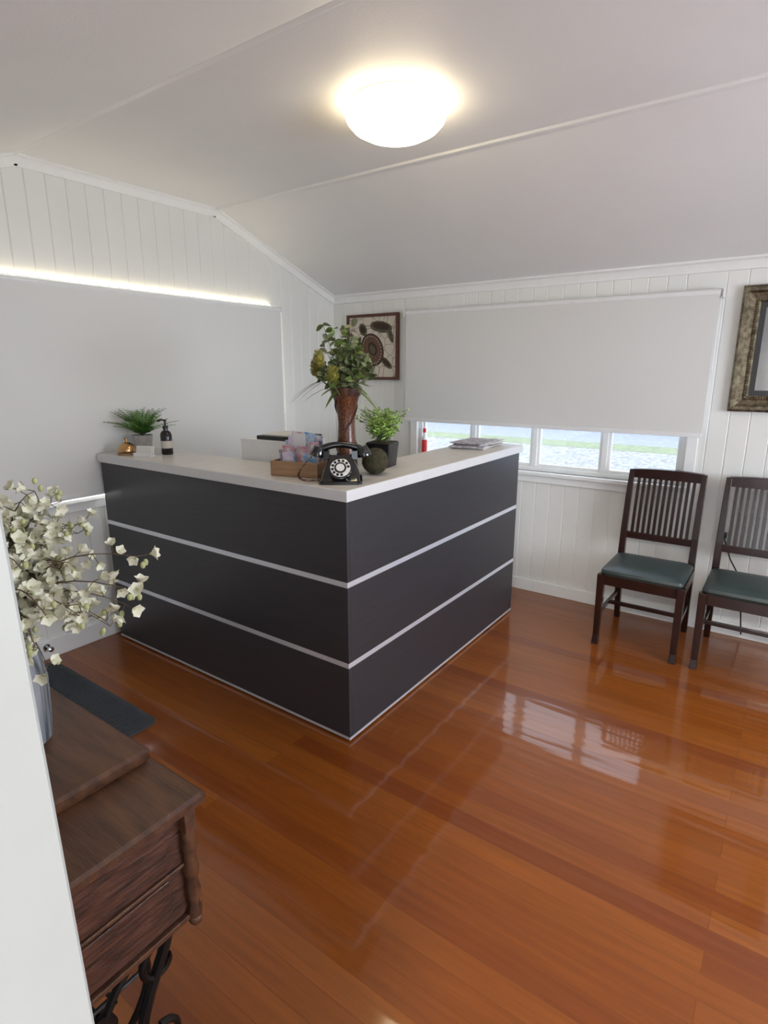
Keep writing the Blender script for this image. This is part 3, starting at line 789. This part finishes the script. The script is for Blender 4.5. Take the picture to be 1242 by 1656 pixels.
# ------------------------------------------------------------------ blossom vase on cabinet
e = empty('blossom_vase', (-1.195, .415, .8085))
b = B('pinstripe'); b.lathe([(.0001, 0), (.048, 0), (.052, .005), (.055, .06), (.058, .13), (.050, .19), (.040, .225), (.043, .245), (.038, .245), (.035, .22), (.0001, .2)], n=40); b.obj('ribbed_vase', e)
b = B('stem', 'petal', 'bud'); random.seed(21)
def flower(bd, c, d, s):
    d = V(d).normalized(); u = d.cross(V((.3, .2, 1))).normalized(); w = d.cross(u).normalized()
    ph = R(0, 6)
    for k in range(5):
        a = ph+2*math.pi*k/5; o = u*math.cos(a)+w*math.sin(a)
        bd.leaf(V(c)+o*s*.06, d*.75+o*.75, d-o*.5, s, s*.9, 1, R(-.25, .25), 4, .35, .55)
    bd.sphere(c, s*.16, 5, 2)
targets = []
for i in range(46):
    a = R(-1.1, 1.1)+.62; L3 = R(.06, .22) if i % 3 else R(.03, .14)
    targets.append(V((math.cos(a)*L3-.03, math.sin(a)*L3-.02, R(.25, .49)-L3*.2)))
targets += [V((.205, .165, .39)), V((.23, .145, .33)), V((.17, .15, .29)), V((.13, .13, .25)), V((.06, .10, .24)), V((-.03, .15, .47)), V((.02, .08, .51)), V((-.1, .05, .47)), V((-.13, .10, .39))]
for tg in targets:
    p0 = V((0, 0, .20)); p1 = V((tg.x*.15, tg.y*.15, .24+max(.14, tg.z*.5)))
    pts = [p0*(1-t)**2+p1*2*t*(1-t)+tg*t*t for t in [k/10 for k in range(11)]]
    b.tube(pts, [.0026-.0018*k/10 for k in range(11)], 5)
    for k in range(4, 11):
        for r in range(2):
            o = V((R(-1, 1), R(-1, 1), R(-.8, .9))).normalized(); c = pts[k]+o*R(.012, .026)
            b.tube([pts[k], c], .0009, 4); flower(b, c, o+V((.2, -.2, .1)), R(.013, .0195))
    for r in range(2):
        o = V((R(-1, 1), R(-1, 1), R(-1, 1))).normalized(); c = tg+o*.02; b.sphere(c, .005, 5, 2, (1, 1, 1.4))
b.obj('blossom_branches', e)

# ------------------------------------------------------------------ lights
w = bpy.data.worlds.new('World'); scene.world = w; w.use_nodes = True
bg = w.node_tree.nodes['Background']; bg.inputs[0].default_value = (.82, .91, 1, 1); bg.inputs[1].default_value = 3.4
def light(name, typ, loc, rot, energy, col=(1, 1, 1), **k):
    l = bpy.data.lights.new(name, typ); l.energy = energy; l.color = col
    for a, c in k.items(): setattr(l, a, c)
    o = bpy.data.objects.new(name, l); o.location = loc; o.rotation_euler = rot; scene.collection.objects.link(o); return o
light('sun', 'SUN', (0, -5, 10), (math.radians(38), 0, math.radians(15)), 8.5, (1, .96, .9), angle=.01)
light('daylight_west', 'AREA', (XA-.45, 1.98, 1.35), (0, math.radians(-90), 0), 90, (1, .95, .82), shape='RECTANGLE', size=.9, size_y=2.0)
light('daylight_east', 'AREA', (XD+.3, 2.0, 1.45), (0, math.radians(90), 0), 106, (.94, .96, 1), shape='RECTANGLE', size=1.0, size_y=1.9)  # added fill light shining in from the unseen east side
light('hall_lamp', 'AREA', (.3, -1.4, 2.45), (0, 0, 0), 95, (1, .94, .84), shape='DISK', size=.5)  # added fill light behind the camera, no fitting there

# ------------------------------------------------------------------ camera
cam = bpy.data.cameras.new('camera'); co = bpy.data.objects.new('camera', cam); scene.collection.objects.link(co)
cam.sensor_fit = 'HORIZONTAL'; cam.sensor_width = 36; cam.lens = 36*928/1242; cam.clip_start = .02
co.location = (0, 0, 1.543); co.rotation_euler = (math.radians(90-13.8), 0, math.radians(35.3))
scene.camera = co
scene.view_settings.view_transform = 'Standard'
